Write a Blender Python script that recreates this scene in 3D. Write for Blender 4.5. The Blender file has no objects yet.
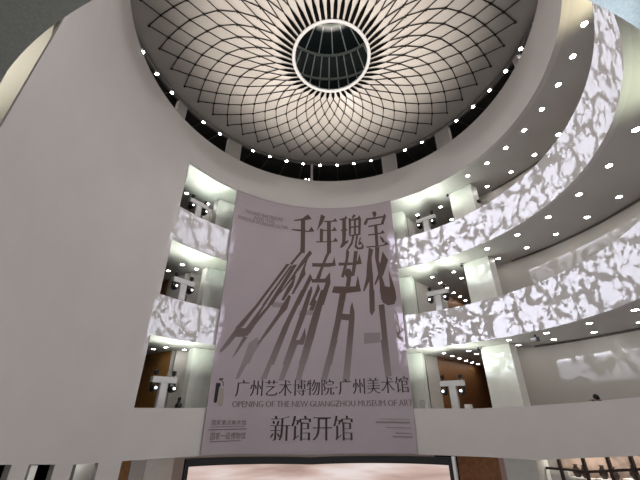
import bpy, bmesh, math, random
from math import sin, cos, pi, radians as R
from mathutils import Vector, Matrix
from mathutils.geometry import tessellate_polygon

S = bpy.context.scene
COL = S.collection
GZ = 6.05            # eye height above the ground floor of the atrium; heights below are given from the eye
def pol(r, a, h):    # atrium axis is the world z axis; azimuth clockwise from the far side, degrees
    return Vector((r*sin(R(a)), r*cos(R(a)), h+GZ))

# ---------------------------------------------------------------- camera
cam = bpy.data.cameras.new('camera'); co = bpy.data.objects.new('camera', cam); COL.objects.link(co)
cam.sensor_width = 36; cam.lens = 335.2/640*36; cam.clip_start = .05; cam.clip_end = 200
co.matrix_world = (Matrix.Translation((0, -12.39, GZ)) @ Matrix.Rotation(.048, 4, 'Z')
                   @ Matrix.Rotation(pi/2+.467, 4, 'X') @ Matrix.Rotation(.004, 4, 'Z'))
S.camera = co
# ---------------------------------------------------------------- world, exposure, large lights
w = bpy.data.worlds.new('night_sky'); S.world = w; w.use_nodes = True
bg = w.node_tree.nodes['Background']; bg.inputs[0].default_value = (.10, .13, .17, 1); bg.inputs[1].default_value = .06
S.view_settings.view_transform = 'Standard'; S.view_settings.look = 'None'
S.view_settings.gamma = 1; S.view_settings.exposure = 0; S.view_settings.use_curve_mapping = False

def light(name, kind, loc, energy, color=(1,1,1), aim=None, **kw):
    l = bpy.data.lights.new(name, kind); l.energy = energy; l.color = color
    for k, v in kw.items(): setattr(l, k, v)
    o = bpy.data.objects.new(name, l); COL.objects.link(o); o.location = loc
    if aim is not None:
        o.rotation_euler = (Vector(aim)-Vector(loc)).to_track_quat('-Z', 'Y').to_euler()
    return o
# unseen fill lights added below to brighten the cylinder and the funnel roof
light('atrium_added_fill', 'AREA', (0, 0, .3), 400, (.92, .96, 1), aim=(0, 0, 30), shape='DISK', size=9)
light('roof_added_fill', 'SPOT', (0, .6, 1.0), 40000, (1, .91, .83), aim=(0, .6, 26), spot_size=R(44), spot_blend=.85, shadow_soft_size=.6)
# the lights around the roof rim shine across and down into the drum
for _k in range(6):
    light('rim_beam', 'SPOT', pol(11.3, 13+60*_k, 19.5), 2900, (1, .95, .92), aim=pol(10, 193+60*_k, 4), spot_size=R(84), spot_blend=1.0, shadow_soft_size=.25)

light('skylight_added_fill', 'POINT', (0, -1.6, 19.2+GZ), 260, (.95, 1, .98), shadow_soft_size=.1)  # fill point added out of view to brighten the skylight ribs
# projectors: a point source whose beam carries a broken branch pattern, framed to one balcony front
def projector(name, src, energy, a0, a1, h0, h1, seed):
    o = light(name, 'POINT', src, energy, (.80, .84, 1.0), shadow_soft_size=.003)
    l = o.data; l.use_nodes = True; nt = l.node_tree; N = nt.nodes; L = nt.links
    for n in list(N): N.remove(n)
    def m(op, a, b=None, c=None):
        n = N.new('ShaderNodeMath'); n.operation = op
        for i, v in enumerate((a, b, c)):
            if v is None: continue
            if isinstance(v, (int, float)): n.inputs[i].default_value = v
            else: L.new(v, n.inputs[i])
        return n.outputs[0]
    geo = N.new('ShaderNodeNewGeometry'); sep = N.new('ShaderNodeSeparateXYZ'); L.new(geo.outputs['Incoming'], sep.inputs[0])
    dx, dy, dz = (m('MULTIPLY', sep.outputs[i], DIRSIGN) for i in range(3))
    ox, oy, oz = src
    A = m('MAXIMUM', m('ADD', m('MULTIPLY', dx, dx), m('MULTIPLY', dy, dy)), 1e-5)
    B = m('ADD', m('MULTIPLY', dx, ox), m('MULTIPLY', dy, oy))
    Cc = ox*ox+oy*oy-100.0
    disc = m('MAXIMUM', m('SUBTRACT', m('MULTIPLY', B, B), m('MULTIPLY', A, Cc)), 0.0)
    t = m('DIVIDE', m('SUBTRACT', m('SQRT', disc), B), A)
    X = m('ADD', m('MULTIPLY', dx, t), ox); Y = m('ADD', m('MULTIPLY', dy, t), oy); Zh = m('ADD', m('MULTIPLY', dz, t), oz)
    az = m('MULTIPLY', m('ARCTAN2', X, Y), 180/pi)
    az = m('ADD', az, m('MULTIPLY', m('LESS_THAN', az, -150.0), 360.0))
    def band(v, lo, hi, s):
        up = m('MULTIPLY', m('SUBTRACT', v, lo-s), 1/s); dn = m('MULTIPLY', m('SUBTRACT', hi+s, v), 1/s)
        return m('MINIMUM', m('MINIMUM', m('MAXIMUM', up, 0.0), m('MAXIMUM', dn, 0.0)), 1.0)
    # full strength on the balcony front, a fainter fringe that slips under it and over its rail
    vert = m('MAXIMUM', band(Zh, h0+GZ, h1+GZ, .12), m('MULTIPLY', band(Zh, h0-.75+GZ, h1+.30+GZ, .30), .30))
    mask = m('MULTIPLY', band(az, a0, a1, .6), vert)
    mask = m('MULTIPLY', mask, m('GREATER_THAN', disc, .01))
    cx = N.new('ShaderNodeCombineXYZ'); L.new(m('MULTIPLY', az, 10*pi/180), cx.inputs[0]); L.new(Zh, cx.inputs[1]); cx.inputs[2].default_value = seed
    def noise(scale, detail):
        n = N.new('ShaderNodeTexNoise'); n.inputs['Scale'].default_value = scale; n.inputs['Detail'].default_value = detail
        n.inputs['Roughness'].default_value = .65; L.new(cx.outputs[0], n.inputs['Vector']); return n
    def vm(op, a, b):
        n = N.new('ShaderNodeVectorMath'); n.operation = op; L.new(a, n.inputs[0])
        if isinstance(b, tuple): n.inputs[1].default_value = b
        else: L.new(b, n.inputs[1])
        return n.outputs[0]
    d1 = vm('MULTIPLY', vm('SUBTRACT', noise(1.1, 5).outputs['Color'], (.5, .5, .5)), (1.0, 1.0, 0))
    d2 = vm('MULTIPLY', vm('SUBTRACT', noise(4.2, 4).outputs['Color'], (.5, .5, .5)), (.30, .30, 0))
    d3 = vm('MULTIPLY', vm('SUBTRACT', noise(13.0, 2).outputs['Color'], (.5, .5, .5)), (.08, .08, 0))
    P = vm('ADD', vm('ADD', vm('ADD', cx.outputs[0], d1), d2), d3)
    frill = m('MULTIPLY', m('SUBTRACT', noise(3.6, 6).outputs['Fac'], .5), .62)
    def edge(scale, lo, hi, fr):
        v = N.new('ShaderNodeTexVoronoi'); v.feature = 'DISTANCE_TO_EDGE'; v.inputs['Scale'].default_value = scale; L.new(P, v.inputs['Vector'])
        mr = N.new('ShaderNodeMapRange'); L.new(m('ADD', v.outputs['Distance'], m('MULTIPLY', frill, fr)), mr.inputs[0])
        mr.inputs[1].default_value = lo; mr.inputs[2].default_value = hi
        return mr.outputs[0]
    open_ = N.new('ShaderNodeMapRange'); L.new(noise(.8, 2).outputs['Fac'], open_.inputs[0])
    open_.inputs[1].default_value = .50; open_.inputs[2].default_value = .54
    pat = m('MULTIPLY', edge(.80, .068, .080, 1.0), m('MAXIMUM', edge(1.9, .045, .056, .8), open_.outputs[0]))
    em = N.new('ShaderNodeEmission'); L.new(m('MULTIPLY', pat, mask), em.inputs['Strength'])
    out = N.new('ShaderNodeOutputLight'); L.new(em.outputs[0], out.inputs[0])
    return o
DIRSIGN = 1.0
projector('projector_beam', tuple(pol(10.3, -53.6, 11.62)), 19000, 23.6, 146, 8.5, 10.78, 1.3)
projector('projector_beam', tuple(pol(10.3, -53.6, 6.22)), 19000, 23.6, 112, 3.2, 5.40, 7.7)
projector('projector_beam', tuple(pol(10.3, 35.0, 11.62)), 9000, -67, -43.5, 8.5, 10.75, 3.1)
projector('projector_beam', tuple(pol(10.3, 35.0, 6.22)), 9000, -67, -43.5, 3.2, 5.40, 5.9)
# the small floodlights on top of the projector stands wash the soffits
def soffit_wash(a, h, ta, th, e, col=(.90, 1, .86), r=10.62, tr=10.7, ang=140):
    light('stand_floodlight_beam', 'SPOT', pol(r, a, h), e, col, aim=pol(tr, ta, th), spot_size=R(ang), spot_blend=.9, shadow_soft_size=.05)
for floor_h, soffit in ((-1.05, 3.26), (4.24, 8.52), (9.63, 13.98)):
    for a, ta in ((35.3, 29.6), (39.9, 46.5), (-59.0, -61.0), (-54.2, -50.0)):
        soffit_wash(a, floor_h+2.9, ta, soffit, 300 if a > 0 else (330 if a > -56 else 200))
soffit_wash(121, 6.6, 122, 8.52, 300, (.88, 1, .72), r=11.4, tr=10.4, ang=100)
soffit_wash(116, 12.4, 117, 13.98, 230, (1, .92, .62), r=11.4, tr=10.4, ang=100)
soffit_wash(-131, 6.3, -132, 8.52, 380, (1, .97, .78), r=12.2, tr=10.9)
soffit_wash(-120, 6.0, -122, 8.0, 380, (1, .97, .78), r=12.0, tr=13.6)
light('soffit_edge_spot', 'SPOT', pol(10.35, 106, 1.2), 15000, (.72, .84, 1), aim=pol(10.1, 158, 5.05), spot_size=R(9), spot_blend=.9, shadow_soft_size=.05)

# ---------------------------------------------------------------- helpers
MATS = {}
def mat(name, base, rough=.6, metal=0, var=.0, scale=3, emit=None, estr=0, bump=0, bscale=40, spec=.4):
    m = bpy.data.materials.new(name); m.use_nodes = True; nt = m.node_tree; b = nt.nodes['Principled BSDF']
    b.inputs['Roughness'].default_value = rough; b.inputs['Metallic'].default_value = metal
    b.inputs['Specular IOR Level'].default_value = spec
    tc = nt.nodes.new('ShaderNodeTexCoord')
    n = nt.nodes.new('ShaderNodeTexNoise'); n.inputs['Scale'].default_value = scale; n.inputs['Detail'].default_value = 4
    nt.links.new(tc.outputs['Object'], n.inputs['Vector'])
    cr = nt.nodes.new('ShaderNodeValToRGB'); lo = [max(0, c*(1-var)) for c in base]; hi = [min(1, c*(1+var)) for c in base]
    cr.color_ramp.elements[0].position = .3; cr.color_ramp.elements[1].position = .7
    cr.color_ramp.elements[0].color = (*lo, 1); cr.color_ramp.elements[1].color = (*hi, 1)
    nt.links.new(n.outputs['Fac'], cr.inputs[0]); nt.links.new(cr.outputs[0], b.inputs['Base Color'])
    if bump:
        n2 = nt.nodes.new('ShaderNodeTexNoise'); n2.inputs['Scale'].default_value = bscale; nt.links.new(tc.outputs['Object'], n2.inputs['Vector'])
        bp = nt.nodes.new('ShaderNodeBump'); bp.inputs['Strength'].default_value = bump; bp.inputs['Distance'].default_value = .02
        nt.links.new(n2.outputs['Fac'], bp.inputs['Height']); nt.links.new(bp.outputs[0], b.inputs['Normal'])
    if emit:
        b.inputs['Emission Color'].default_value = (*emit, 1); b.inputs['Emission Strength'].default_value = estr
    MATS[name] = m; return m
WALL = mat('wall_paint', (.515, .492, .483), .65, var=.03, scale=.5)
FRONT = mat('balcony_paint', (.50, .48, .48), .6, var=.03, scale=.6)
SOFF = mat('soffit_paint', (.46, .44, .43), .7, var=.03, scale=.6)
BACK = mat('gallery_wall_paint', (.58, .55, .53), .6, var=.03, scale=.6)
PIER = mat('pier_paint', (.80, .81, .77), .4, var=.03)
FLOOR = mat('gallery_floor', (.42, .39, .36), .35, var=.08)
LIN = mat('funnel_lining', (.44, .41, .38), .6, var=.04, scale=.8)
NET = mat('dark_cable', (.03, .027, .025), .8, spec=.1)
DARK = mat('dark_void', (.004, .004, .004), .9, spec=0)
DKPAN = mat('dark_panel', (.045, .042, .042), .6, var=.1)
ROD = mat('grey_rod', (.20, .19, .19), .5)
RINGM = mat('white_ring', (.42, .42, .42), .45)
GLASS = mat('night_glass', (.012, .019, .021), .25, spec=.5)
RIBD = mat('skylight_ring', (.30, .32, .29), .5)
RIB = mat('skylight_rib', (.72, .74, .72), .5)
WOOD = mat('brown_wood', (.30, .135, .05), .5, var=.25, scale=6)
WOODO = mat('ochre_wood', (.36, .18, .055), .5, var=.2, scale=6)
BLACK = mat('black_plastic', (.012, .012, .014), .4)
BLACKM = mat('black_frame', (.006, .006, .007), .5)
STAND = mat('stand_paint', (.62, .62, .63), .5, var=.03)
SPECK = mat('speckled_soffit', (.34, .37, .35), .8, var=.12, scale=22, bump=.12)
GAP = mat('shadow_gap', (.15, .14, .13), .8)
LAMP = mat('lamp_face', (.9, .9, .9), .5, emit=(1, .96, .9), estr=52)
LENS = mat('spot_lens', (.9, .9, .9), .3, emit=(1, 1, 1), estr=6)
LINE = mat('white_metal', (.7, .7, .7), .4)
DKMET = mat('dark_bronze', (.05, .035, .03), .4, metal=.3)
WHITE = mat('white_cloth', (.85, .83, .8), .7)

def link(name, bm, m, parent=None, smooth=False):
    bmesh.ops.remove_doubles(bm, verts=bm.verts, dist=1e-5)
    bmesh.ops.recalc_face_normals(bm, faces=bm.faces)
    me = bpy.data.meshes.new(name); bm.to_mesh(me); bm.free()
    if smooth:
        for p in me.polygons: p.use_smooth = True
    for mm in (m if isinstance(m, list) else [m]): me.materials.append(mm)
    o = bpy.data.objects.new(name, me); COL.objects.link(o)
    if parent is not None: o.parent = parent
    return o
def tag(o, label, cat, group=None):
    o['label'] = label; o['category'] = cat
    if group: o['group'] = group
    return o
def thing(name, label, cat, loc=(0,0,0), rz=0, group=None):
    o = bpy.data.objects.new(name, None); COL.objects.link(o); o.location = loc; o.rotation_euler = (0,0,rz)
    o.empty_display_size = .2
    return tag(o, label, cat, group)
def struct(name, bm, m, parent=None, smooth=False):
    o = link(name, bm, m, parent, smooth)
    if parent is None: o['kind'] = 'structure'
    return o
def ring(bm, r0, r1, h0, h1, a0, a1, step=1.5):
    """curved solid; h0/h1 may be functions of the azimuth"""
    n = max(2, int(math.ceil((a1-a0)/step))); full = abs(a1-a0-360) < 1e-6
    f = lambda v, a: v(a) if callable(v) else v
    rows = []
    for i in range(n+(0 if full else 1)):
        a = a0+(a1-a0)*i/n
        rows.append([bm.verts.new(pol(r, a, h)) for r, h in ((f(r0,a), f(h0,a)), (f(r1,a), f(h0,a)), (f(r1,a), f(h1,a)), (f(r0,a), f(h1,a)))])
    k = len(rows)
    for i in range(k if full else k-1):
        p, q = rows[i], rows[(i+1) % k]
        for j in range(4): bm.faces.new((p[j], p[(j+1)%4], q[(j+1)%4], q[j]))
    if not full:
        bm.faces.new(rows[0]); bm.faces.new(rows[-1][::-1])
def box(bm, c, s, M=None):
    v = [bm.verts.new((M or Matrix()) @ Vector((c[0]+sx*s[0]/2, c[1]+sy*s[1]/2, c[2]+sz*s[2]/2)))
         for sx in (-1,1) for sy in (-1,1) for sz in (-1,1)]
    for f in ((0,1,3,2),(4,6,7,5),(0,4,5,1),(2,3,7,6),(0,2,6,4),(1,5,7,3)): bm.faces.new([v[i] for i in f])
def tube(bm, pts, r, n=6, cap=True):
    rows = []; pts = [Vector(p) for p in pts]
    for i, p in enumerate(pts):
        d = (pts[min(i+1, len(pts)-1)]-pts[max(i-1, 0)]).normalized()
        u = d.cross(Vector((0,0,1)));  u = u.normalized() if u.length > 1e-3 else Vector((1,0,0))
        v = d.cross(u); rr = r[i] if isinstance(r, (list, tuple)) else r
        rows.append([bm.verts.new(p+rr*(cos(2*pi*k/n)*u+sin(2*pi*k/n)*v)) for k in range(n)])
    for a, b in zip(rows, rows[1:]):
        for k in range(n): bm.faces.new((a[k], a[(k+1)%n], b[(k+1)%n], b[k]))
    if cap: bm.faces.new(rows[0][::-1]); bm.faces.new(rows[-1])
def lathe(bm, prof, n=64, M=None, cap=False):
    rows = [[bm.verts.new((M or Matrix()) @ Vector((r*cos(2*pi*k/n), r*sin(2*pi*k/n), z))) for k in range(n)] for r, z in prof]
    for a, b in zip(rows, rows[1:]):
        for k in range(n): bm.faces.new((a[k], a[(k+1)%n], b[(k+1)%n], b[k]))
    if cap: bm.faces.new(rows[0][::-1]); bm.faces.new(rows[-1])
B = bmesh.new
def lerp(tab, x):
    if x <= tab[0][0]: return tab[0][1]
    for (x0, y0), (x1, y1) in zip(tab, tab[1:]):
        if x <= x1: return y0+(y1-y0)*(x-x0)/(x1-x0)
    return tab[-1][1]
LOWB = [(-144,-1.1),(-96,-1.5),(-77,-1.90),(-60,-2.05),(-45,-2.13),(-9,-2.35),(37,-2.10),(59,-1.93),(83,-1.34),(112,-.9)]
LOWT = [(-60,.02),(45,.05),(60,.16),(75,.28),(88,.39),(112,.5)]
low_bottom = lambda a: lerp(LOWB, a)
low_top = lambda a: lerp(LOWT, a)
TITLE = [[(-18.03,12.715),(-14.28,12.937),(-11.65,13.368),(-9.9,12.968),(-12.92,12.814),(-17.35,12.663)],[(-18.72,11.924),(-15.0,11.987),(-11.26,11.925),(-9.98,12.311),(-8.63,11.898),(-11.47,11.82),(-14.97,11.826),(-18.48,11.846)],[(-14.71,12.84),(-12.84,12.877),(-12.7,11.885),(-12.62,10.079),(-14.44,10.051),(-14.57,11.515)],[(-5.8,13.436),(-3.92,13.239),(-5.13,12.659),(-7.76,11.932),(-6.9,12.473)],[(-4.68,12.854),(-0.46,12.883),(0.54,13.1),(1.53,12.785),(-4.46,12.749)],[(-3.13,12.797),(-1.44,12.797),(-1.53,10.153),(-3.22,10.152)],[(-6.23,12.089),(-0.96,12.057),(0.16,12.33),(1.22,11.98),(-6.22,11.978)],[(-6.32,12.174),(-4.82,12.139),(-5.0,11.084),(-6.29,11.102)],[(-7.93,11.09),(-0.6,11.129),(0.5,11.417),(1.63,11.078),(-7.71,10.993)],[(3.65,13.032),(5.33,13.011),(5.07,11.591),(4.51,10.85),(3.32,10.861)],[(2.44,12.999),(4.68,13.108),(5.38,13.277),(6.0,13.002),(3.54,12.882),(2.48,12.91)],[(2.98,12.079),(5.61,12.111),(5.8,11.963),(2.96,11.951)],[(2.34,10.623),(3.25,10.984),(5.86,11.164),(6.05,11.038),(4.06,10.691),(2.97,10.537)],[(8.75,13.355),(9.82,13.199),(8.43,12.961),(7.78,13.018)],[(6.45,13.04),(7.55,12.977),(7.25,11.646),(6.35,11.491)],[(7.09,12.897),(10.44,13.008),(11.38,13.207),(11.94,12.841),(11.31,11.489),(10.33,11.509),(10.68,12.783),(7.5,12.776)],[(8.76,12.867),(9.73,12.848),(9.38,11.527),(8.44,11.544)],[(7.39,12.283),(10.55,12.31),(10.52,12.182),(7.36,12.154)],[(6.8,11.569),(10.36,11.634),(10.33,11.509),(6.78,11.444)],[(7.88,11.553),(8.83,11.537),(7.71,10.811),(5.47,10.273),(5.06,10.357),(7.1,10.983)],[(9.51,11.525),(10.33,11.509),(9.38,10.703),(10.17,10.488),(11.44,10.504),(11.84,10.82),(12.51,10.523),(12.02,10.333),(9.71,10.335),(8.49,10.555)],[(10.81,11.25),(11.69,11.315),(10.57,10.861),(11.17,10.997),(11.94,10.736),(10.02,10.692)],[(16.97,13.307),(18.53,13.321),(18.86,13.063),(18.09,12.812),(17.46,12.869)],[(14.6,12.9),(14.83,12.546),(13.95,12.27),(12.88,12.341),(13.4,12.586)],[(14.36,12.846),(21.6,12.798),(22.34,12.965),(22.88,12.726),(21.49,12.105),(20.21,12.154),(21.45,12.658),(14.52,12.667)],[(14.79,12.187),(21.31,12.196),(21.91,12.088),(14.96,12.055)],[(17.41,12.209),(18.8,12.205),(18.57,10.41),(17.31,10.406)],[(14.53,11.471),(19.89,11.458),(20.83,11.63),(21.76,11.349),(14.71,11.351)],[(13.35,10.521),(19.22,10.446),(20.91,10.471),(21.65,10.708),(22.96,10.385),(19.6,10.363),(13.52,10.405)],[(19.34,11.19),(20.73,10.981),(21.41,10.637),(20.55,10.602),(19.82,10.85)]]
SHADOW = [[(-14.45,10.693),(-12.79,10.72),(-12.94,10.264),(-15.63,9.628),(-17.86,9.057),(-18.76,9.115),(-14.68,10.166)],[(-20.11,9.105),(-18.76,9.115),(-30.06,5.958),(-31.07,5.935)],[(-18.52,9.015),(-17.59,9.015),(-27.81,6.008),(-28.67,5.989)],[(-17.34,9.086),(-15.64,9.145),(-24.81,6.068),(-26.6,6.033)],[(-10.55,10.326),(-9.47,10.107),(-12.44,9.336),(-15.67,8.529),(-16.87,8.14),(-19.26,7.554),(-22.06,6.886),(-21.4,7.161),(-17.9,8.168),(-16.71,8.559),(-14.02,9.411)],[(-10.92,9.794),(-11.9,9.247),(-12.37,8.858),(-12.06,8.438),(-13.29,8.099),(-16.6,6.975),(-17.59,6.917),(-15.29,7.889),(-13.89,8.649),(-12.44,9.336)],[(-16.91,8.323),(-15.98,8.292),(-16.97,7.502),(-20.43,6.441),(-21.42,6.467),(-19.21,7.377),(-17.56,7.854)],[(-9.41,9.331),(-2.52,9.364),(-0.95,9.402),(-0.12,9.872),(0.43,9.157),(-2.53,9.065),(-9.38,9.062)],[(-3.18,11.213),(-1.35,11.213),(-1.52,10.293),(-3.02,9.795),(-5.12,8.82),(-6.14,8.158),(-7.93,8.149),(-6.16,8.911),(-4.07,9.892),(-3.0,10.293)],[(-10.27,8.522),(-9.21,8.186),(-10.2,7.855),(-14.22,6.224),(-16.03,6.204),(-12.22,7.745)],[(-9.71,8.117),(-4.1,8.184),(-2.03,8.683),(-1.98,7.89),(-9.44,7.862)],[(-3.6,7.981),(-2.04,8.542),(-1.82,7.89),(-4.63,6.284),(-7.19,6.276)],[(-9.92,7.584),(-9.16,7.5),(-9.62,7.049),(-11.12,6.252),(-12.6,6.239),(-10.62,7.041)],[(-6.9,7.832),(-6.03,7.427),(-9.06,6.266),(-10.43,6.257),(-8.13,7.148)],[(4.96,10.358),(6.26,10.244),(5.4,9.367),(3.55,8.243),(2.44,8.296),(3.4,8.903),(4.57,9.667)],[(8.21,10.238),(9.78,10.214),(8.86,9.134),(7.89,8.344),(6.62,8.311),(7.47,9.345)],[(1.55,9.395),(8.4,9.352),(9.47,9.463),(10.4,9.986),(11.2,9.195),(9.39,9.175),(1.63,9.152)],[(4.95,8.939),(6.47,8.829),(6.93,8.588),(5.95,7.583),(4.2,7.596),(4.82,8.234),(3.6,8.523)],[(-0.58,7.615),(8.2,7.562),(9.27,8.374),(10.24,7.182),(5.36,7.122),(2.36,7.067),(-1.37,7.165)],[(2.12,7.113),(4.37,7.146),(3.87,6.62),(1.8,6.629)],[(14.47,10.399),(16.23,10.207),(15.28,9.499),(15.32,8.553),(14.08,7.933),(11.57,7.165),(11.09,7.216),(12.64,8.14),(13.22,9.063)],[(14.03,8.485),(15.39,8.459),(15.11,6.506),(13.32,6.531)],[(17.09,10.382),(18.9,10.331),(18.2,9.332),(18.96,8.749),(18.41,8.119),(15.9,7.496),(15.71,7.634),(17.5,8.322),(16.75,9.56)],[(20.03,9.954),(21.99,9.226),(19.74,8.27),(18.58,7.934),(17.75,8.316),(18.58,9.039)],[(17.75,8.316),(19.12,8.012),(19.8,7.374),(21.72,7.286),(21.78,8.536),(22.9,7.652),(23.62,7.024),(23.62,6.347),(17.9,6.46),(17.73,7.153)],[(-27.34,7.032),(-26.23,7.059),(-29.9,5.962),(-35.01,4.527),(-37.37,4.151),(-37.81,4.373),(-31.21,5.931)],[(-25.18,7.083),(-24.13,7.106),(-28.03,5.859),(-32.07,4.49),(-34.32,4.352),(-28.93,5.84)],[(-23.02,7.129),(-21.15,7.165),(-25.36,6.016),(-30.7,4.66),(-32.43,4.104),(-33.74,4.363),(-26.85,5.935)],[(-37.52,4.361),(-31.75,4.448),(-32.94,4.001),(-34.59,3.88),(-37.42,3.828),(-39.33,3.344),(-41.26,2.962),(-42.26,2.842),(-42.39,2.986),(-40.58,3.498)],[(-34.61,3.898),(-33.0,3.907),(-36.24,2.951),(-37.92,2.58),(-36.85,3.031)],[(-18.57,6.881),(-17.62,6.786),(-18.92,5.913),(-21.48,5.36),(-24.99,4.412),(-28.66,3.554),(-29.49,3.497),(-26.2,4.492),(-22.45,5.55),(-21.12,6.091)],[(-13.66,7.278),(-11.9,7.297),(-17.47,5.003),(-22.73,2.381),(-25.25,2.362),(-20.36,4.669)],[(-10.71,7.308),(-9.14,7.32),(-11.84,5.465),(-17.47,2.78),(-18.22,2.41),(-19.63,2.402),(-14.52,5.236)],[(-8.6,6.769),(-7.35,6.557),(-8.54,5.906),(-10.37,5.895)],[(-11.74,4.748),(-11.36,4.152),(-12.17,3.66),(-14.79,3.645),(-13.13,4.141)],[(-5.75,7.338),(-3.49,7.344),(-8.41,4.067),(-11.25,2.442),(-13.81,2.432),(-9.69,5.168)],[(1.74,7.059),(4.36,7.102),(2.1,5.288),(-1.71,2.46),(-4.09,2.458),(-0.31,5.189)],[(6.58,6.483),(7.32,5.784),(7.19,5.265),(5.2,2.454),(2.83,2.458),(5.12,5.38),(5.76,6.113)],[(2.47,5.705),(5.48,5.639),(5.09,5.225),(2.1,5.288)],[(13.45,7.227),(15.53,7.193),(15.15,5.808),(13.82,5.463),(13.14,5.729)],[(17.55,7.157),(23.59,7.025),(23.76,6.49),(22.76,6.095),(20.35,6.059),(18.36,6.283)],[(16.68,6.153),(18.91,6.168),(18.99,4.546),(19.3,2.394),(16.82,2.409),(16.97,4.57)],[(22.82,5.683),(23.52,5.367),(23.85,4.477),(24.01,3.81),(22.72,4.015),(22.25,4.696)],[(-21.68,3.874),(-19.64,3.894),(-23.19,2.558),(-25.01,1.577),(-27.18,1.522),(-24.39,2.729)],[(-16.43,3.922),(-13.8,3.941),(-18.91,1.519),(-20.84,1.511)],[(-11.46,3.955),(-8.99,3.967),(-12.8,1.539),(-14.92,1.533)],[(-1.77,3.982),(0.57,3.981),(-3.61,1.556),(-5.84,1.553)],[(4.07,3.973),(6.23,3.966),(4.43,1.467),(1.94,1.469)],[(16.49,3.895),(19.05,3.869),(19.35,1.778),(17.14,1.701)]]
PALE = [[(-25.17,6.281),(-20.57,6.311),(-21.07,5.965),(-24.72,5.945)],[(-14.03,5.865),(-8.54,5.906),(-8.82,5.588),(-14.58,5.545)],[(10.49,4.384),(16.6,4.378),(16.32,3.754),(10.27,3.703)],[(-31.18,3.75),(-27.46,3.804),(-31.86,2.478),(-34.81,1.515),(-35.8,1.548),(-33.46,2.812)],[(-32.38,3.547),(-30.26,3.858),(-29.16,3.968),(-29.44,3.405),(-31.42,2.395),(-34.12,2.281)]]
LOGO = [[(-42.18,1.256),(-40.81,1.273),(-40.53,1.153),(-40.98,1.036),(-41.13,0.33),(-41.56,0.264),(-42.15,0.32),(-42.17,0.954)],[(-40.58,1.001),(-39.41,1.027),(-39.08,0.557),(-39.08,0.188),(-39.64,0.085),(-40.74,0.167),(-40.96,0.276),(-40.64,0.626)],[(-41.37,1.492),(-39.99,1.523),(-39.93,1.446),(-40.5,1.422),(-39.69,1.312),(-39.59,1.121),(-39.89,1.119),(-39.93,1.291),(-40.66,1.401),(-41.29,1.396)]]
# ================================================================ the setting
b = B(); ring(b, .0001, 26, -GZ-.3, -GZ, 0, 360, 6); struct('floor', b, FLOOR)
# left wall: one curved white shell with three doorways at its foot
b = B(); wl = lambda a: lerp([(-143.9, 10.13), (-128, 10)], a)
ring(b, wl, lambda a: wl(a)+.03 if a < -130 else 10.2, low_bottom, 16.67, -143.9, -66)
for a0, a1 in ((-143.9,-110), (-93.3,-89.3), (-83,-78.5), (-72.1,-66)): ring(b, wl, 10.2, -GZ, low_bottom, a0, a1)
struct('wall_left', b, WALL, smooth=False)
# roof fascia (lip) around the opening
b = B(); ring(b, 10, 10.28, 13.98, 16.67, -66, 215.5); ring(b, 10, 16, 16.62, 16.67, 0, 360, 3)
struct('trim_1', b, WALL)
# balcony fronts
b = B(); ring(b, 10, 10.2, 8.52, 10.73, -66, 215.5); struct('wall_balcony_upper', b, FRONT)
b = B(); ring(b, 10, 10.2, 3.26, 5.34, -66, 112); struct('wall_balcony_middle', b, FRONT)
b = B(); ring(b, 10, 10.2, low_bottom, low_top, -66, 112); struct('wall_balcony_lower', b, WALL)
# slabs: soffit below, walking surface above
def slab(name, h0, h1, segs):
    b = B()
    for r0, r1, a0, a1 in segs: ring(b, r0, r1, h0, h1, a0, a1, 2)
    struct(name, b, [SOFF, FLOOR])
    o = bpy.data.objects[name] if name in bpy.data.objects else None
    for p in o.data.polygons:
        if p.normal.z > .5: p.material_index = 1
slab('ceiling_top', 13.99, 14.3, [(10.28, 13.9, -66, 215.5), (13.9, 25, 20, 50), (13.9, 22, -72, -40)])
slab('ceiling_upper', 8.53, 9.63, [(10.3, 13.9, -146, -66), (10.2, 13.9, -66, 215.5), (13.9, 25, 20, 50), (13.9, 22, -72, -40)])
slab('ceiling_middle', 3.27, 4.24, [(10.2, 13.9, -66, 112), (13.9, 25, 20, 50), (13.9, 22, -72, -40)])
slab('ceiling_lower', -1.25, -1.05, [(10.2, 13.9, -66, 112), (13.9, 25, 20, 50), (13.9, 22, -72, -40)])
b = B(); ring(b, 10.22, 16, 5.05, 5.4, 132, 180); ring(b, 10.42, 16, 5.05, 5.4, 180, 216); struct('ceiling_near', b, SPECK)
# back walls of the galleries
b = B(); ring(b, 13.8, 14.0, -GZ, 16.6, 46.5, 213.5); struct('wall_back_right', b, BACK)
b = B(); ring(b, 13.6, 13.8, -GZ, 16.6, -47.6, 25.6); struct('wall_back', b, BACK)
b = B(); ring(b, 13.8, 14.0, -GZ, 16.6, -146, -66.5); struct('wall_back_left', b, BACK)
for h in (13.98, 8.52, 3.26):
    b = B(); ring(b, 13.74, 13.8, h-.09, h-.005, 55, 213 if h > 4 else 112); struct('trim_2', b, GAP)
def wallseg(name, p, q, h0, h1, m, t=.2):
    p, q = Vector(p), Vector(q); d = (q-p); L = d.length; d.normalize(); n = Vector((-d.y, d.x))
    b = B(); M = Matrix.Translation((*( (p+q)/2 ), 0)) @ Matrix.Rotation(math.atan2(d.y, d.x), 4, 'Z')
    box(b, (0, 0, (h0+h1)/2+GZ), (L, t, h1-h0), M); return struct(name, b, m)
FL = ((-1.05, 3.27), (4.24, 8.53), (9.63, 13.99))
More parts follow.
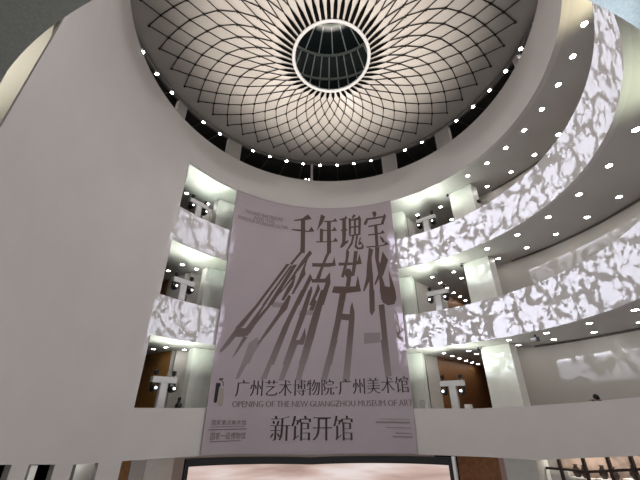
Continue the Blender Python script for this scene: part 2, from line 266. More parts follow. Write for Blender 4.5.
for k, (h0, h1) in enumerate(FL):
    cut = ((6.9, 12.45), (9.1, 14.95), (8.1, 13.85))[k]
    wallseg('wall_passage', (5.87, 11.55), (6.9, 12.45) if k == 0 else cut, h0, h1, BACK)
    wallseg('wall_passage_wood', cut, (14.9, 21.9), h0, h1, WOOD)
    wallseg('wall_passage_end', (14.6, 21.6), (19.0, 16.2), h0, h1, WOOD)
    wallseg('wall_passage_right', (10.2, 9.6), (19.0, 16.0), h0, h1, BACK if k else WOOD)
    # left opening
    wallseg('wall_left_return', (-10.42, 9.38), (-9.3, 9.85), h0, h1, BACK)
    wallseg('wall_left_wood', (-10.45, 9.42), (-12.2, 10.6) , h0, h1, WOODO if k == 0 else BACK)
    wallseg('wall_left_wood', (-12.2, 10.6), (-17.0, 13.9), h0, h1, WOODO)
    wallseg('wall_left_end', (-17.2, 14.0), (-20, 7.0), h0, h1, WOODO)
# dark loft around the funnel roof
b = B(); ring(b, 15.9, 16.1, 16.6, 21.2, 0, 360, 3); struct('wall_loft', b, DKPAN)
b = B(); lathe(b, [(11.75, 19.80+GZ), (16, 20.9+GZ), (16, 21.0+GZ), (11.75, 19.9+GZ)], 96); struct('ceiling_loft', b, DKPAN)
# funnel-shaped roof
PROF = [(2.2,17.7),(3.3,18.35),(4.25,18.85),(5.4,19.3),(6.4,19.55),(7.3,19.68),(8.2,19.77),(9.2,19.84),(10.2,19.88),(11.78,19.9)]
fh = lambda r: lerp(PROF, r)
b = B(); lathe(b, [(r, h+.05+GZ) for r, h in PROF], 96); roof = struct('ceiling', b, LIN, smooth=True)
roof['label'] = 'pale funnel-shaped atrium roof under a dark diamond cable net'
b = B(); RK = [3.33, 4.32, 5.39, 6.44, 7.24, 8.11, 8.89, 9.73, 10.61]
for k in range(48):
    for s in (1, -1):
        pts = [pol(2.3, -2+7.5*k-s*3.75+3.75*0, 17.72)]
        pts = []
        for i, r in enumerate(RK):
            a = -2+7.5*k+3.75+s*3.75*i
            pts.append(pol(r, a, fh(r)))
        tube(b, pts, .029, 5, False)
for i, r in enumerate(RK[1:], 1):
    for k in range(48):
        a = -2+7.5*k+3.75*((i+1) % 2); p = pol(r, a, fh(r)-.03)
        bmesh.ops.create_icosphere(b, subdivisions=1, radius=.075, matrix=Matrix.Translation(p))
link('cable_net', b, NET, roof)
for k in range(48):
    a = -2+7.5*k+3.75; b = B(); v = []
    for r, da in ((2.23, 2.5), (2.75, 2.1), (3.33, .25)):
        v.append([b.verts.new(pol(r, a+s*da, fh(r)-.02)) for s in (-1, 1)])
    for x, y in zip(v, v[1:]): b.faces.new((x[0], x[1], y[1], y[0]))
    bmesh.ops.solidify(b, geom=b.faces[:], thickness=.02)
    link('dark_slot', b, DARK, roof)
b = B(); lathe(b, [(2.04, 17.68+GZ), (2.17, 17.66+GZ), (2.22, 17.70+GZ), (2.24, 17.80+GZ), (2.04, 17.80+GZ), (2.04, 17.68+GZ)], 96)
link('oculus_ring', b, RINGM, roof, True)
b = B(); lathe(b, [(11.5, 19.86+GZ), (11.5, 19.72+GZ), (11.8, 19.72+GZ), (11.8, 19.9+GZ)], 96); link('rim_band', b, ROD, roof, True)
# skylight above the oculus
SK = [(9.5,21.2),(7.4,22.3),(5.5,23.2),(4.15,24.1),(2.2,24.55),(.02,24.6)]
b = B(); lathe(b, [(r, h+GZ) for r, h in SK], 48); sky = struct('window_1', b, GLASS)
b = B()
for j, rr in ((2, .10), (3, .11), (4, .14)):
    r, h = SK[j]; tube(b, [pol(r-.06, 7.5*i, h-.08) for i in range(49)], rr, 6, False)
link('ring_beam', b, RIBD, sky)
b = B()
for i in range(48):
    a = -2+7.5*i
    tube(b, [pol(r-.03, a, h-.06) for r, h in SK[1:4]], .045, 5)
    if i % 2 == 0: tube(b, [pol(SK[3][0]-.03, a+3.75, SK[3][1]-.06), pol(SK[4][0], a+3.75, SK[4][1]-.06)], .045, 5)
link('glazing_rib', b, RIB, sky)
# ================================================================ rim of the roof: posts, struts, lights
for a0, a1, lab in ((-69.6,-65.8,'white wall post under the roof rim, far left'), (-46.8,-40.9,'broad white post under the roof rim above the left opening'),
                    (-9.8,-8.9,'thin white post under the roof rim above the banner'), (21.4,27.4,'broad white post under the roof rim above the banner top right corner'),
                    (44.7,50.6,'broad white post under the roof rim right of the banner'), (80.2,82.3,'narrow white post under the roof rim at the far right')):
    b = B(); ring(b, 11.6, 11.9, 16.67, 19.84, a0, a1); tag(link('roof_post', b, WALL), lab, 'post')
b0 = None
for k in range(48):
    a = 1.75+7.5*k; aa = (a+180) % 360-180
    if min(abs(aa-x) for x in (24.25, 46.75, -43.25, -65.75)) < .5: continue
    b = B(); tube(b, [pol(11.85, a, 19.74), pol(15.6, a, 20.65)], .035, 5)
    tag(link('roof_strut', b, ROD), 'thin grey strut running back from a roof rim light', 'strut', 'struts behind the roof rim lights')
    b = B(); lathe(b, [(.10, 0), (.13, 0), (.13, .06), (.10, .06)], 16)
    o = tag(thing('rim_light', 'small round white light on the roof rim', 'light', pol(11.62, a, 19.64), 0, 'lights around the roof rim'), 'small round white light on the roof rim', 'light', 'lights around the roof rim')
    if b0 is None:
        r1 = link('housing', b, LINE, o); c = B(); lathe(c, [(.001, -.02), (.09, -.015), (.115, .01)], 16); r2 = link('lamp_face', c, LAMP, o); b0 = (r1, r2)
    else:
        b.free()
        for src in b0: q = src.copy(); COL.objects.link(q); q.parent = o
for da, lab in ((-.35, 'left one of two tiny white lamps on the fascia edge above the banner'), (.6, 'right one of two tiny white lamps on the fascia edge above the banner')):
    o = thing('small_lamp', lab, 'light', pol(10.06, -12.4+da*1.6, 16.67))
    b = B(); lathe(b, [(.05, 0), (.05, .06), (.03, .08)], 10, cap=True); link('lamp_base', b, LINE, o)
    b = B(); bmesh.ops.create_icosphere(b, subdivisions=2, radius=.07, matrix=Matrix.Translation((0, 0, .13))); link('bulb', b, LENS, o, True)

# ================================================================ ceiling downlights
dl = None
def downlight(r, a, h, lab, grp):
    global dl
    o = thing('downlight', lab, 'light', pol(r, a, h), -R(a), grp)
    if dl is None:
        b = B(); lathe(b, [(.10, -.005), (.15, -.012), (.15, .004), (.10, .004)], 20); h1 = link('trim_ring', b, LINE, o, True)
        b = B(); lathe(b, [(.001, -.012), (.07, -.012), (.12, -.006)], 20); h2 = link('lamp_face', b, LAMP, o); dl = (h1, h2)
    else:
        for src in dl: q = src.copy(); COL.objects.link(q); q.parent = o
for i in range(-0, 10): downlight(10.93, 55.6+7.75*i, 13.985, 'round downlight in the outer row of the top gallery ceiling, right side', 'top ceiling outer row')
for a in (55.4, 63.4, 71.1, 78.8, 86.6, 94.4): downlight(13.08, a, 13.985, 'round downlight by the back wall of the top gallery ceiling', 'top ceiling wall row')
for i in range(8): downlight(10.87, 56.3+10.4*i, 8.525, 'round downlight in the outer row of the middle gallery ceiling, right side', 'middle ceiling outer row')
for a in (53.8, 62.1, 70.3, 78.6, 86.7, 95, 103): downlight(12.78, a, 8.525, 'round downlight by the back wall of the middle gallery ceiling', 'middle ceiling wall row')
for a in (56, 66.6, 77.9, 89.1, 100): downlight(10.9, a, 3.265, 'round downlight in the outer row of the lowest gallery ceiling, right side', 'lowest ceiling outer row')
for a in (53.3, 61.9, 70.9, 80.2, 90): downlight(12.8, a, 3.265, 'round downlight by the back wall of the lowest gallery ceiling', 'lowest ceiling wall row')
for h, fl in ((8.525, 'middle'), (3.265, 'lowest')):
    for i, r in enumerate((12.8, 14.4, 15.9, 17.4, 18.8, 20.2)): downlight(r, 33.1+.22*i, h, 'round downlight in the row leading down the %s gallery passage' % fl, fl+' passage row')
    for r, a in ((12.8, 40.1), (14.35, 39.8)): downlight(r, a, h, 'round downlight of the short pair beside the right pier, %s gallery passage' % fl, fl+' passage pair')
for r, a, lab in ((10.82, 37.1, 'front downlight in the top gallery opening right of the banner'), (13.0, 31.2, 'left downlight in the top gallery opening right of the banner'),
                  (12.96, 39.5, 'middle downlight in the top gallery opening right of the banner'), (15.4, 38.9, 'rear downlight in the top gallery opening right of the banner')):
    downlight(r, a, 13.985, lab, None)
for r, a, h, lab in ((13.0,-55.3,13.985,'left downlight in the top opening left of the banner'), (13.07,-47.5,13.985,'right downlight in the top opening left of the banner'),
                (12.76,-52.4,8.525,'middle downlight in the middle opening left of the banner'), (14.55,-52.6,8.525,'left downlight in the middle opening left of the banner'), (12.78,-47.8,8.525,'right downlight in the middle opening left of the banner'),
                (14.2,-52.6,3.265,'left downlight in the lowest opening left of the banner'), (12.98,-51.9,3.265,'middle downlight in the lowest opening left of the banner'), (13.0,-46.7,3.265,'right downlight in the lowest opening left of the banner')):
    downlight(r, a, h, lab, None)

# ================================================================ piers
def pier(a0, a1, h0, h1, lab, r0=11.8, r1=12.5, m=PIER):
    b = B(); ring(b, r0, r1, h0, h1, a0, a1, 10); tag(link('square_pier', b, m), lab, 'column')
for (h0, h1), nm in zip(FL, ('lowest', 'middle', 'top')):
    pier(45.3, 53.3, h0+.015, h1-.012, 'broad white pier right of the opening in the %s gallery' % nm)
    pier(19.6, 27.5, h0+.015, h1-.012, 'white pier beside the right edge of the banner in the %s gallery' % nm)
    pier(-46.3, -38.3, h0+.015, h1-.012, 'white pier beside the left edge of the banner in the %s gallery' % nm)
pier(45.4, 53.0, -GZ, -1.27, 'white pier below the lower balcony right of the screen', r1=12.9)
pier(-53.2, -46.2, -GZ, -1.27, 'white pier below the lower balcony left of the screen', 12.0, 13.2)
b = B(); ring(b, 12.0, 12.2, -GZ, -1.26, -56.8, -53.3); struct('wall_ground_grey', b, BACK)
b = B(); ring(b, 12.0, 12.2, -GZ, -1.26, -60.2, -56.9); struct('wall_ground_ochre', b, WOODO)
b = B(); ring(b, 11.9, 12.1, -GZ, -1.26, 33.5, 43.9); struct('wall_ground_wood', b, WOOD)
b = B(); ring(b, 11.85, 12.0, -GZ, -1.26, 44.0, 45.3); struct('trim_3', b, mat('pink_trim', (.55, .36, .32), .5))
b = B(); ring(b, 10.03, 10.15, -GZ, lambda a: low_bottom(a)-.02, -88.5, -86.9); tag(link('door_post', b, PIER), 'pale post inside the second doorway at the foot of the left wall', 'post')
b = B(); ring(b, 10.9, 11.1, -GZ, -1.5, -73.3, -67.0); tag(link('white_panel', b, PIER), 'white panel inside the third doorway at the foot of the left wall', 'panel')
b = B(); ring(b, 12.4, 12.7, -GZ, -1.9, -97, -95.0); tag(link('wood_panel', b, WOOD), 'brown wood panel inside the first doorway at the foot of the left wall', 'panel')
light('doorway_lamp', 'POINT', pol(10.45, -73.5, -1.5), 12, (1, .95, .9), shadow_soft_size=.05)
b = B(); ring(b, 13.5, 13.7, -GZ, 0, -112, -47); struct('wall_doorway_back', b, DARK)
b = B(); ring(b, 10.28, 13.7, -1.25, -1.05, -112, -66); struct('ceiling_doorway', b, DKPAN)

# ================================================================ banner
from_cyl = lambda a, h, r: pol(r, a, h)
ban = thing('hanging_banner', 'tall mauve exhibition banner hanging down the middle of the atrium', 'banner', pol(9.9, -9.5, -2.2))
def sub(name, bm, m):
    o = link(name, bm, m); o.parent = ban; o.matrix_parent_inverse = ban.matrix_basis.inverted() if False else Matrix.Translation(-ban.location); return o
BAN = mat('banner_fabric', (.355, .305, .335), .75, var=.03, scale=.4)
INK = mat('brown_ink', (.088, .055, .048), .8)
SMALLINK = mat('dark_ink', (.055, .042, .045), .8)
FAINT = mat('faint_ink', (.17, .125, .135), .8)
PALEM = mat('pale_print_shadow', (.24, .205, .215), .8)
BEI = mat('beige_print', (.30, .255, .225), .8)
# printed shadow: solid ink near the title, thinning out towards the foot of the print
m = bpy.data.materials.new('fading_ink'); m.use_nodes = True; nt = m.node_tree; pb = nt.nodes['Principled BSDF']; pb.inputs['Roughness'].default_value = .8
tc = nt.nodes.new('ShaderNodeTexCoord'); sx = nt.nodes.new('ShaderNodeSeparateXYZ'); nt.links.new(tc.outputs['Object'], sx.inputs[0])
mr = nt.nodes.new('ShaderNodeMapRange'); nt.links.new(sx.outputs[2], mr.inputs[0]); mr.inputs[1].default_value = 1.6+GZ; mr.inputs[2].default_value = 7.0+GZ
cr = nt.nodes.new('ShaderNodeValToRGB'); cr.color_ramp.elements[0].color = (.235, .20, .21, 1); cr.color_ramp.elements[1].color = (.088, .055, .048, 1)
e = cr.color_ramp.elements.new(.5); e.color = (.125, .09, .09, 1)
nt.links.new(mr.outputs[0], cr.inputs[0]); nt.links.new(cr.outputs[0], pb.inputs['Base Color']); FADE = m
b = B(); ring(b, 9.89, 9.92, lambda a: low_bottom(a)+.06, lambda a: 14.0, -44.1, 25.4, 1.2)
# turn the two long edges into a plain cloth; hem and top batten are parts
sub('cloth', b, BAN)
b = B(); ring(b, 9.87, 9.94, 13.93, 14.0, -44.1, 25.4, 1.5); sub('top_batten', b, BAN)
def print_polys(name, polys, m, r):
    b = B()
    for pl in polys:
        tri = tessellate_polygon([[Vector((a, h, 0)) for a, h in pl]])
        # dense strips follow the curve of the cloth: split long triangles
        todo = [[Vector(pl[i]) for i in t] for t in tri]
        while todo:
            t = todo.pop(); e = [(t[(i+1)%3]-t[i]) for i in range(3)]
            k = max(range(3), key=lambda i: abs(e[i].x))
            if abs(e[k].x) > 2.5:
                mid = (t[k]+t[(k+1)%3])/2; o3 = t[(k+2)%3]
                todo += [[t[k], mid, o3], [mid, t[(k+1)%3], o3]]
            else:
                try: b.faces.new([b.verts.new(pol(r, v.x, v.y)) for v in t])
                except ValueError: pass
    bmesh.ops.remove_doubles(b, verts=b.verts, dist=1e-5)
    return sub(name, b, m)
print_polys('shadow_lettering', SHADOW, FADE, 9.874)
for _p in PALE: print_polys('pale_shadow', [_p], PALEM, 9.878)
print_polys('title_lettering', TITLE, INK, 9.868)
print_polys('emblem', LOGO[:1], BLACK, 9.872); print_polys('emblem', LOGO[1:2], BEI, 9.876); print_polys('emblem', LOGO[2:], SMALLINK, 9.872)
def text(name, s, a0, a1, hb0, hb1, height, m, thin=0, thick=0, r=9.868, spacing=1.0):
    """letters laid round the cloth: from azimuth a0 to a1, base line hb0 -> hb1, cap height in metres"""
    c = bpy.data.curves.new(name, 'FONT'); c.body = s; c.space_character = spacing; c.resolution_u = 3
    o = bpy.data.objects.new(name, c); COL.objects.link(o); bpy.context.view_layer.update()
    dg = bpy.context.evaluated_depsgraph_get(); me = bpy.data.meshes.new_from_object(o.evaluated_get(dg))
    bpy.data.objects.remove(o)
    b = B(); b.from_mesh(me); bpy.data.meshes.remove(me)
    bmesh.ops.remove_doubles(b, verts=b.verts, dist=1e-5)
    off = {}
    for v in b.verts:                        # thin the level strokes and fatten the upright ones, like a song-style face
        n = Vector((0, 0, 0))
        for ed in v.link_edges:
            if len(ed.link_faces) == 1:
                f = ed.link_faces[0]; d = (ed.verts[1].co-ed.verts[0].co).normalized(); q = Vector((d.y, -d.x, 0))
                if q.dot((ed.verts[0].co+ed.verts[1].co)/2-f.calc_center_median()) < 0: q = -q
                n += q
        if n.length: n.normalize()
        off[v] = Vector((n.x*thick, -n.y*thin, 0))
    for v, d in off.items(): v.co += d
    xs = [v.co.x for v in b.verts]; x0, x1 = min(xs), max(xs); ys = [v.co.y for v in b.verts]; y0, y1 = min(ys), max(ys)
    for v in b.verts:
        t = (v.co.x-x0)/(x1-x0); v.co = pol(r, a0+(a1-a0)*t, hb0+(hb1-hb0)*t+height*(v.co.y-y0)/(y1-y0))
    return sub(name, b, m)
text('venue_lettering', '广州艺术博物院·广州美术馆', -35.4, 24.9, .60, .88, .88, SMALLINK, .026, .012)
text('english_line', 'OPENING OF THE NEW GUANGZHOU MUSEUM OF ART', -36.0, 25.6, .07, .19, .31, FAINT, .020, .016)
text('opening_lettering', '新馆开馆', -22.7, 5.1, -1.62, -1.60, 1.26, SMALLINK, .030, .018)
text('small_lettering', '国家重点美术馆', -42.0, -30.8, -.77, -.80, .24, FAINT)
text('small_lettering', '国家一级博物馆', -41.8, -30.6, -1.44, -1.47, .33, FAINT)
text('small_lettering', 'THOUSAND YEAR TREASURES', -39.5, -22.7, 12.40, 12.44, .30, FAINT)
text('small_lettering', 'AND THE', -35.5, -26.2, 12.10, 12.12, .26, FAINT)
text('small_lettering', 'SPLENDOUR OF LINGNAN CULTURE', -42.2, -20.3, 11.74, 11.84, .28, FAINT)
b = B()
for a0, a1, h, t in ((-42.8,-30.3,-.99,.035), (-42.0,-31.2,-.86,.02), (-41.8,-32,-1.53,.02)): ring(b, 9.86, 9.874, h-t/2, h+t/2, a0, a1)
sub('ruled_line', b, FAINT)
b = B()
for a0, a1, h, t in ((12.8,24,-.66,.10), (16,24.2,-.92,.04), (14,24.0,-.50,.03), (19.0,24.2,-1.18,.05), (18,24.2,-1.35,.07)): ring(b, 9.866, 9.876, h-t/2, h+t/2, a0, a1)
sub('fine_print', b, PALEM)

# ================================================================ curved screen under the balcony
m = bpy.data.materials.new('screen_picture'); m.use_nodes = True; nt = m.node_tree; pb = nt.nodes['Principled BSDF']; pb.inputs['Base Color'].default_value = (.01,.01,.01,1)
tc = nt.nodes.new('ShaderNodeTexCoord'); mp = nt.nodes.new('ShaderNodeMapping'); nt.links.new(tc.outputs['Object'], mp.inputs[0])
mp.inputs['Rotation'].default_value = (0, R(38), 0); mp.inputs['Scale'].default_value = (.16, .0, .9)
ns = nt.nodes.new('ShaderNodeTexNoise'); ns.inputs['Scale'].default_value = 1.3; ns.inputs['Detail'].default_value = 3; nt.links.new(mp.outputs[0], ns.inputs['Vector'])
cr = nt.nodes.new('ShaderNodeValToRGB'); el = cr.color_ramp.elements; el[0].position = .36; el[0].color = (.40,.27,.235,1); el[1].position = .66; el[1].color = (.78,.68,.66,1)
e = el.new(.5); e.color = (.60,.44,.39,1); nt.links.new(ns.outputs['Fac'], cr.inputs[0]); nt.links.new(cr.outputs[0], pb.inputs['Emission Color']); pb.inputs['Emission Strength'].default_value = 1.0
SCR = m
sc = thing('video_screen', 'wide curved video screen with a black frame under the banner', 'screen', pol(9.9, -6, -GZ))
def sub2(name, bm, m):
    o = link(name, bm, m, sc); o.matrix_parent_inverse = Matrix.Translation(-sc.location); return o
b = B(); ring(b, 9.84, 10.0, lambda a: low_bottom(a)-.40, lambda a: low_bottom(a)-.07, -48.3, 35.4)
ring(b, 9.84, 10.0, -5.6, lambda a: low_bottom(a)-.07, -48.3, -47.2); ring(b, 9.84, 10.0, -5.6, lambda a: low_bottom(a)-.07, 34.4, 35.4); ring(b, 9.84, 10.0, -5.8, -5.5, -48.3, 35.4)
sub2('frame', b, BLACKM)
b = B(); ring(b, 9.86, 9.98, -5.55, lambda a: low_bottom(a)-.38, -47.3, 34.5); sub2('display', b, SCR)
b = B(); ring(b, 9.9, 10.1, -GZ, -5.8, -47, 34); sub2('plinth', b, BLACKM)
b = B(); ring(b, 9.86, 10.02, -5.8, lambda a: low_bottom(a)-.02, 35.5, 36.4); struct('trim_4', b, LINE)

# ================================================================ ground floor shop front, lower right
g = thing('glazed_shopfront', 'dark framed glazed front below the lower balcony at the right', 'window', pol(12.5, 62, -GZ))
def sub3(name, bm, m):
    o = link(name, bm, m, g); o.matrix_parent_inverse = Matrix.Translation(-g.location); return o
for a in (56.3, 61.3, 66.1, 70.4, 75, 79.6, 84): 
    b = B(); ring(b, 12.45, 12.57, -GZ, -1.26, a-.28, a+.28); sub3('mullion', b, DKMET)
rail_h = lambda a: lerp([(53,-2.50),(62,-2.42),(72,-2.05),(82,-1.60)], a)
b = B(); ring(b, 12.46, 12.56, lambda a: rail_h(a)-.05, lambda a: rail_h(a)+.05, 53.2, 88); sub3('rail', b, DKMET)
b = B(); ring(b, 12.46, 12.56, -1.62, -1.42, 53.2, 88); sub3('head_rail', b, DKMET)
b = B(); ring(b, 13.7, 13.78, -GZ, -1.26, 53.2, 90); struct('wall_shop', b, mat('peach_wall', (.36, .27, .22), .6, var=.55, scale=1.3))
light('shop_lamp', 'AREA', pol(13.0, 64, -1.32), 85, (1, .93, .85), aim=pol(13.1, 64, -9), shape='RECTANGLE', size=5, size_y=.8)
for i, (a, r, wdt, hh, lab) in enumerate(((54.6, 13.2, .8, 3.62, 'bright white display case at the left end of the shopfront'), (58.6, 13.2, .8, 3.42, 'white display case behind the second shopfront pane'),
        (63.6, 13.2, .85, 3.5, 'white display case behind the third shopfront pane'), (68.3, 13.2, .8, 3.65, 'white display case behind the fourth shopfront pane'), (73, 13.2, .8, 3.7, 'white display case at the right end of the shopfront'))):
    t = thing('display_case', lab, 'display case', pol(r, a, -GZ), -R(a))
    b = B(); box(b, (0, 0, hh/2-.15), (wdt, .5, hh-.3)); link('case_body', b, DKMET if i % 2 else LINE, t)
    b = B(); box(b, (0, 0, hh-.24), (wdt+.06, .56, .18)); link('case_top', b, WHITE, t)
random.seed(5)
for a, hh, lab in ((57.7, 3.35, 'dark vase on the white case behind the second shopfront pane'), (59.2, 3.05, 'small dark vase beside the second shopfront mullion'), (62.6, 3.2, 'dark vase left on the case behind the third shopfront pane'), (64.5, 3.2, 'dark vase right on the case behind the third shopfront pane'), (68.0, 3.3, 'dark vase on the case behind the fourth shopfront pane')):
    b = B(); lathe(b, [(.001, 0), (.10, 0), (.17, .16), (.15, .30), (.07, .42), (.10, .5), (.001, .48)], 14)
    o = tag(link('dark_vase', b, DKMET, None, True), lab, 'vase'); 
    base = {57.7:3.27, 59.2:3.27, 62.6:3.35, 64.5:3.35, 68.0:3.50}[a]
    o.location = pol(13.2, a, -GZ+base)

# ================================================================ projector stands
proto = {}
def stand(a, h, lab):
    t = thing('projector_stand', lab, 'projector stand', pol(10.62, a, h), pi-R(a), 'projector stands on the balconies')
    del t['group']
    if proto:
        for src, kids in proto['parts']:
            q = src.copy(); COL.objects.link(q); q.parent = t
            for kd in kids: z = kd.copy(); COL.objects.link(z); z.parent = q
        return t
    parts = []
    b = B(); box(b, (0, 0, .03), (.72, .42, .06)); parts.append((link('base', b, STAND, t), []))
    b = B(); box(b, (0, 0, 1.14), (.40, .22, 2.16)); bmesh.ops.bevel(b, geom=b.edges[:], offset=.02, segments=2, affect='EDGES'); parts.append((link('pole', b, STAND, t), []))
    b = B(); box(b, (0, 0, 2.36), (1.36, .26, .30)); bmesh.ops.bevel(b, geom=b.edges[:], offset=.02, segments=2, affect='EDGES'); parts.append((link('crossbar', b, STAND, t), []))
    for s in (-1, 1):
        x = s*.50
        b = B(); box(b, (x-.15, 0, 2.08), (.03, .12, .30)); box(b, (x+.15, 0, 2.08), (.03, .12, .30)); box(b, (x, 0, 2.19), (.33, .16, .05)); yk = link('yoke', b, BLACK, t)
        b = B(); M = Matrix.Translation((x, .02, 1.93)) @ Matrix.Rotation(R(-80), 4, 'X')
        lathe(b, [(.001, -.20), (.10, -.20), (.15, -.12), (.17, 0), (.17, .10), (.155, .22), (.13, .24), (.12, .22), (.001, .22)], 18, M); hd = link('spotlight_head', b, BLACK, t, True)
        b = B(); lathe(b, [(.001, .245), (.045, .24), (.06, .225)], 14, M); ln = link('lens', b, LENS, hd)
        parts += [(yk, []), (hd, [ln])]
        b = B(); box(b, (x, 0, 2.55), (.05, .05, .10)); 
        lathe(b, [(.06, 2.58), (.11, 2.62), (.12, 2.78), (.08, 2.82)], 14, Matrix.Translation((x, 0, 0)), cap=True); fl = link('floodlight', b, BLACK, t)
        parts.append((fl, []))
    proto['parts'] = parts
    return t
for (h0, h1), nm in zip(FL, ('lowest', 'middle', 'top')):
    stand(-56.6, h0, 'pale T-shaped projector stand with two black spotlights, %s balcony left of the banner' % nm)
    stand(37.6, h0, 'pale T-shaped projector stand with two black spotlights, %s balcony right of the banner' % nm)

# ================================================================ small fittings
def camera_fit(r, a, h, lab, s=1.0):
    t = thing('security_camera', lab, 'camera', pol(r, a, h), pi-R(a))
    b = B(); lathe(b, [(.04*s, 0), (.04*s, -.10*s), (.02*s, -.12*s)], 10, cap=True); link('bracket', b, BLACK, t)
    b = B(); bmesh.ops.create_uvsphere(b, u_segments=14, v_segments=10, radius=.085*s, matrix=Matrix.Translation((0, 0, -.17*s))); link('dome', b, BLACK, t, True)
camera_fit(11.66, 45.0, 13.985, 'tiny dark camera at the head of the right pier, top gallery')
camera_fit(11.66, 45.0, 8.525, 'tiny dark camera at the head of the right pier, middle gallery')
camera_fit(11.66, 45.0, 3.265, 'tiny dark camera at the head of the right pier, lowest gallery')
t = thing('wall_camera', 'dark camera on a short arm beside the right pier, top gallery', 'camera', pol(11.7, 55.2, 12.25), pi-R(55.2))
b = B(); tube(b, [(0, -.3, -.05), (0, 0, 0), (-.5, .05, .0)], .02, 6); link('arm', b, LINE, t)
b = B(); box(b, (0, .05, 0), (.16, .26, .16)); link('body', b, BLACK, t)
t = thing('hanging_projector', 'small dark box hanging from the lowest gallery ceiling at the right', 'projector', pol(10.75, 64, 3.265), pi-R(64))
b = B(); box(b, (0, 0, -.06), (.06, .06, .13)); link('bracket', b, BLACK, t)
b = B(); box(b, (-.05, 0, -.21), (.10, .22, .22)); link('dark_side', b, BLACK, t)
b = B(); box(b, (.10, 0, -.20), (.20, .20, .20)); link('casing', b, mat('olive_casing', (.22, .22, .18), .5), t)
t = thing('floor_speaker', 'small white box on the lower balcony ledge right of the projector stand', 'box', pol(10.5, 41.6, -1.05), pi-R(41.6))
b = B(); box(b, (0, 0, .65), (.32, .28, 1.30)); link('casing', b, LINE, t); b = B(); box(b, (0, .145, .9), (.22, .01, .5)); link('grille', b, STAND, t)
t = thing('black_spotlight', 'single black spotlight standing on the lower balcony left of the banner', 'spotlight', pol(10.5, -51.3, -1.05), pi-R(-51.3))
b = B(); box(b, (0, 0, .50), (.2, .2, 1.0)); link('pedestal', b, BLACK, t)
b = B(); lathe(b, [(.05, 1.0), (.16, 1.02), (.18, 1.22), (.10, 1.30), (.07, 1.42), (.10, 1.46), (.08, 1.56), (.02, 1.58)], 14, cap=True); link('head', b, BLACK, t, True)
t = thing('rail_sensor', 'tiny black sensor on the upper balcony rail at the far right', 'sensor', pol(10.05, 131, 10.73), 0)
b = B(); box(b, (0, 0, .06), (.10, .10, .12)); link('casing', b, BLACK, t)
t = thing('wall_socket', 'small grey plate low on the white pier right of the banner', 'plate', pol(11.74, 26.2, .35), pi-R(26.2))
b = B(); box(b, (0, .01, 0), (.30, .03, .34)); link('plate', b, STAND, t); b = B(); box(b, (0, .03, 0), (.16, .02, .2)); link('cover', b, LINE, t)

# ================================================================ visitor leaning on the lower balcony
SKIN = mat('skin', (.42, .24, .17), .5); CLOTH = mat('black_jacket', (.010, .010, .012), .8); HAIR = mat('black_hair', (.006, .005, .005), .5)
def skin_mesh(name, verts, edges, radii, m, parent, root=0):
    me = bpy.data.meshes.new(name); me.from_pydata(verts, edges, []); o = bpy.data.objects.new(name, me); COL.objects.link(o); o.parent = parent
    md = o.modifiers.new('skin', 'SKIN'); md.use_smooth_shade = True
    for i, r in enumerate(radii):
        s = me.skin_vertices[0].data[i]; s.radius = (r, r) if not isinstance(r, tuple) else r; s.use_root = (i == root)
    o.modifiers.new('sub', 'SUBSURF').levels = 2; o.modifiers['sub'].render_levels = 2
    me.materials.append(m); return o
per = thing('person', 'person in black with dark hair leaning on the lower balcony rail at the right', 'person', pol(10.74, 77.5, -1.05), pi-R(77.5)-R(58))
V = [(0,0,.92), (0,.10,1.07), (0,.23,1.23), (0,.34,1.34), (0,.40,1.39),
     (.10,0,.88), (.11,.03,.48), (.11,-.02,.08), (.11,.13,.03), (-.10,0,.88), (-.11,.03,.48), (-.11,-.02,.08), (-.11,.13,.03),
     (.19,.24,1.27), (.27,.36,1.22), (.19,.60,1.39), (.12,.66,1.40), (-.19,.24,1.27), (-.27,.30,1.08), (-.24,.36,1.30), (-.20,.42,1.38)]
Ed = [(0,1),(1,2),(2,3),(3,4),(0,5),(5,6),(6,7),(7,8),(0,9),(9,10),(10,11),(11,12),(2,13),(13,14),(14,15),(15,16),(2,17),(17,18),(18,19),(19,20)]
Rd = [.14,.15,.16,.07,.055,.10,.07,.05,.04,.10,.07,.05,.04,.075,.055,.045,.03,.075,.055,.045,.03]
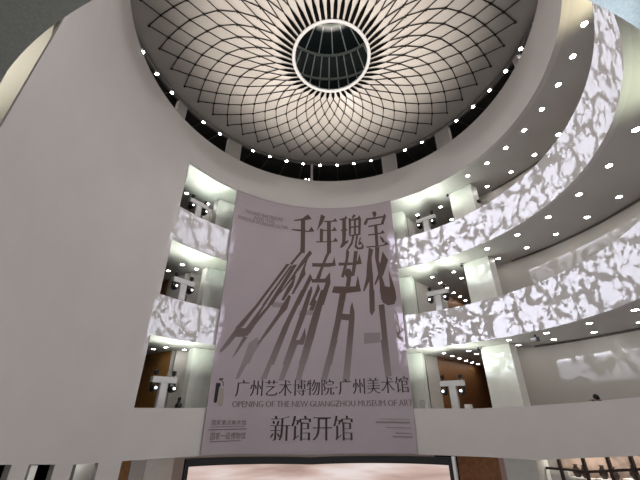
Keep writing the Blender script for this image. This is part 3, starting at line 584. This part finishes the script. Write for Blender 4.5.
skin_mesh('body', V, Ed, Rd, CLOTH, per)
b = B(); M = Matrix.Translation((0, .45, 1.475)) @ Matrix.Rotation(R(-30), 4, 'X') @ Matrix.Rotation(R(-25), 4, 'Z')
bmesh.ops.create_uvsphere(b, u_segments=20, v_segments=14, radius=1, matrix=M @ Matrix.Diagonal((.078, .098, .118, 1)))
bmesh.ops.create_uvsphere(b, u_segments=8, v_segments=6, radius=1, matrix=M @ Matrix.Translation((0, .10, -.01)) @ Matrix.Diagonal((.014, .022, .024, 1)))
for s in (-1, 1): bmesh.ops.create_uvsphere(b, u_segments=8, v_segments=6, radius=1, matrix=M @ Matrix.Translation((s*.08, 0, -.01)) @ Matrix.Diagonal((.012, .022, .03, 1)))
link('head', b, SKIN, per, True)
b = B()
bmesh.ops.create_uvsphere(b, u_segments=20, v_segments=14, radius=1, matrix=M @ Matrix.Translation((0, -.022, .022)) @ Matrix.Diagonal((.092, .108, .118, 1)))
link('hair', b, HAIR, per, True)
for s in (-1, 1):
    b = B(); bmesh.ops.create_uvsphere(b, u_segments=8, v_segments=6, radius=.011, matrix=M @ Matrix.Translation((s*.032, .086, .012))); link('eye', b, BLACK, per, True)
    w0 = Vector((.12,.66,1.40)) if s > 0 else Vector((-.20,.42,1.38)); fd = Vector((-.25, 1, 0)).normalized(); sd = Vector((1, .25, 0)).normalized()
    hp = lambda u, v, w: tuple(w0+sd*u+fd*v+Vector((0, 0, w)))
    hv = [hp(0,0,0), hp(0,.06,.0)]; he = [(0,1)]; hr = [.024, .03]
    for dx, ln in ((-.027,.062), (-.009,.075), (.009,.070), (.027,.055)):
        i = len(hv); hv += [hp(dx,.08,0), hp(dx,.08+ln*.5,-.004), hp(dx,.08+ln*.85,-.02)]; he += [(1,i),(i,i+1),(i+1,i+2)]; hr += [.010,.009,.008]
    i = len(hv); hv += [hp(-s*.035,.045,0), hp(-s*.05,.08,-.005)]; he += [(0,i),(i,i+1)]; hr += [.012,.009]
    skin_mesh('hand', hv, he, hr, SKIN, per)
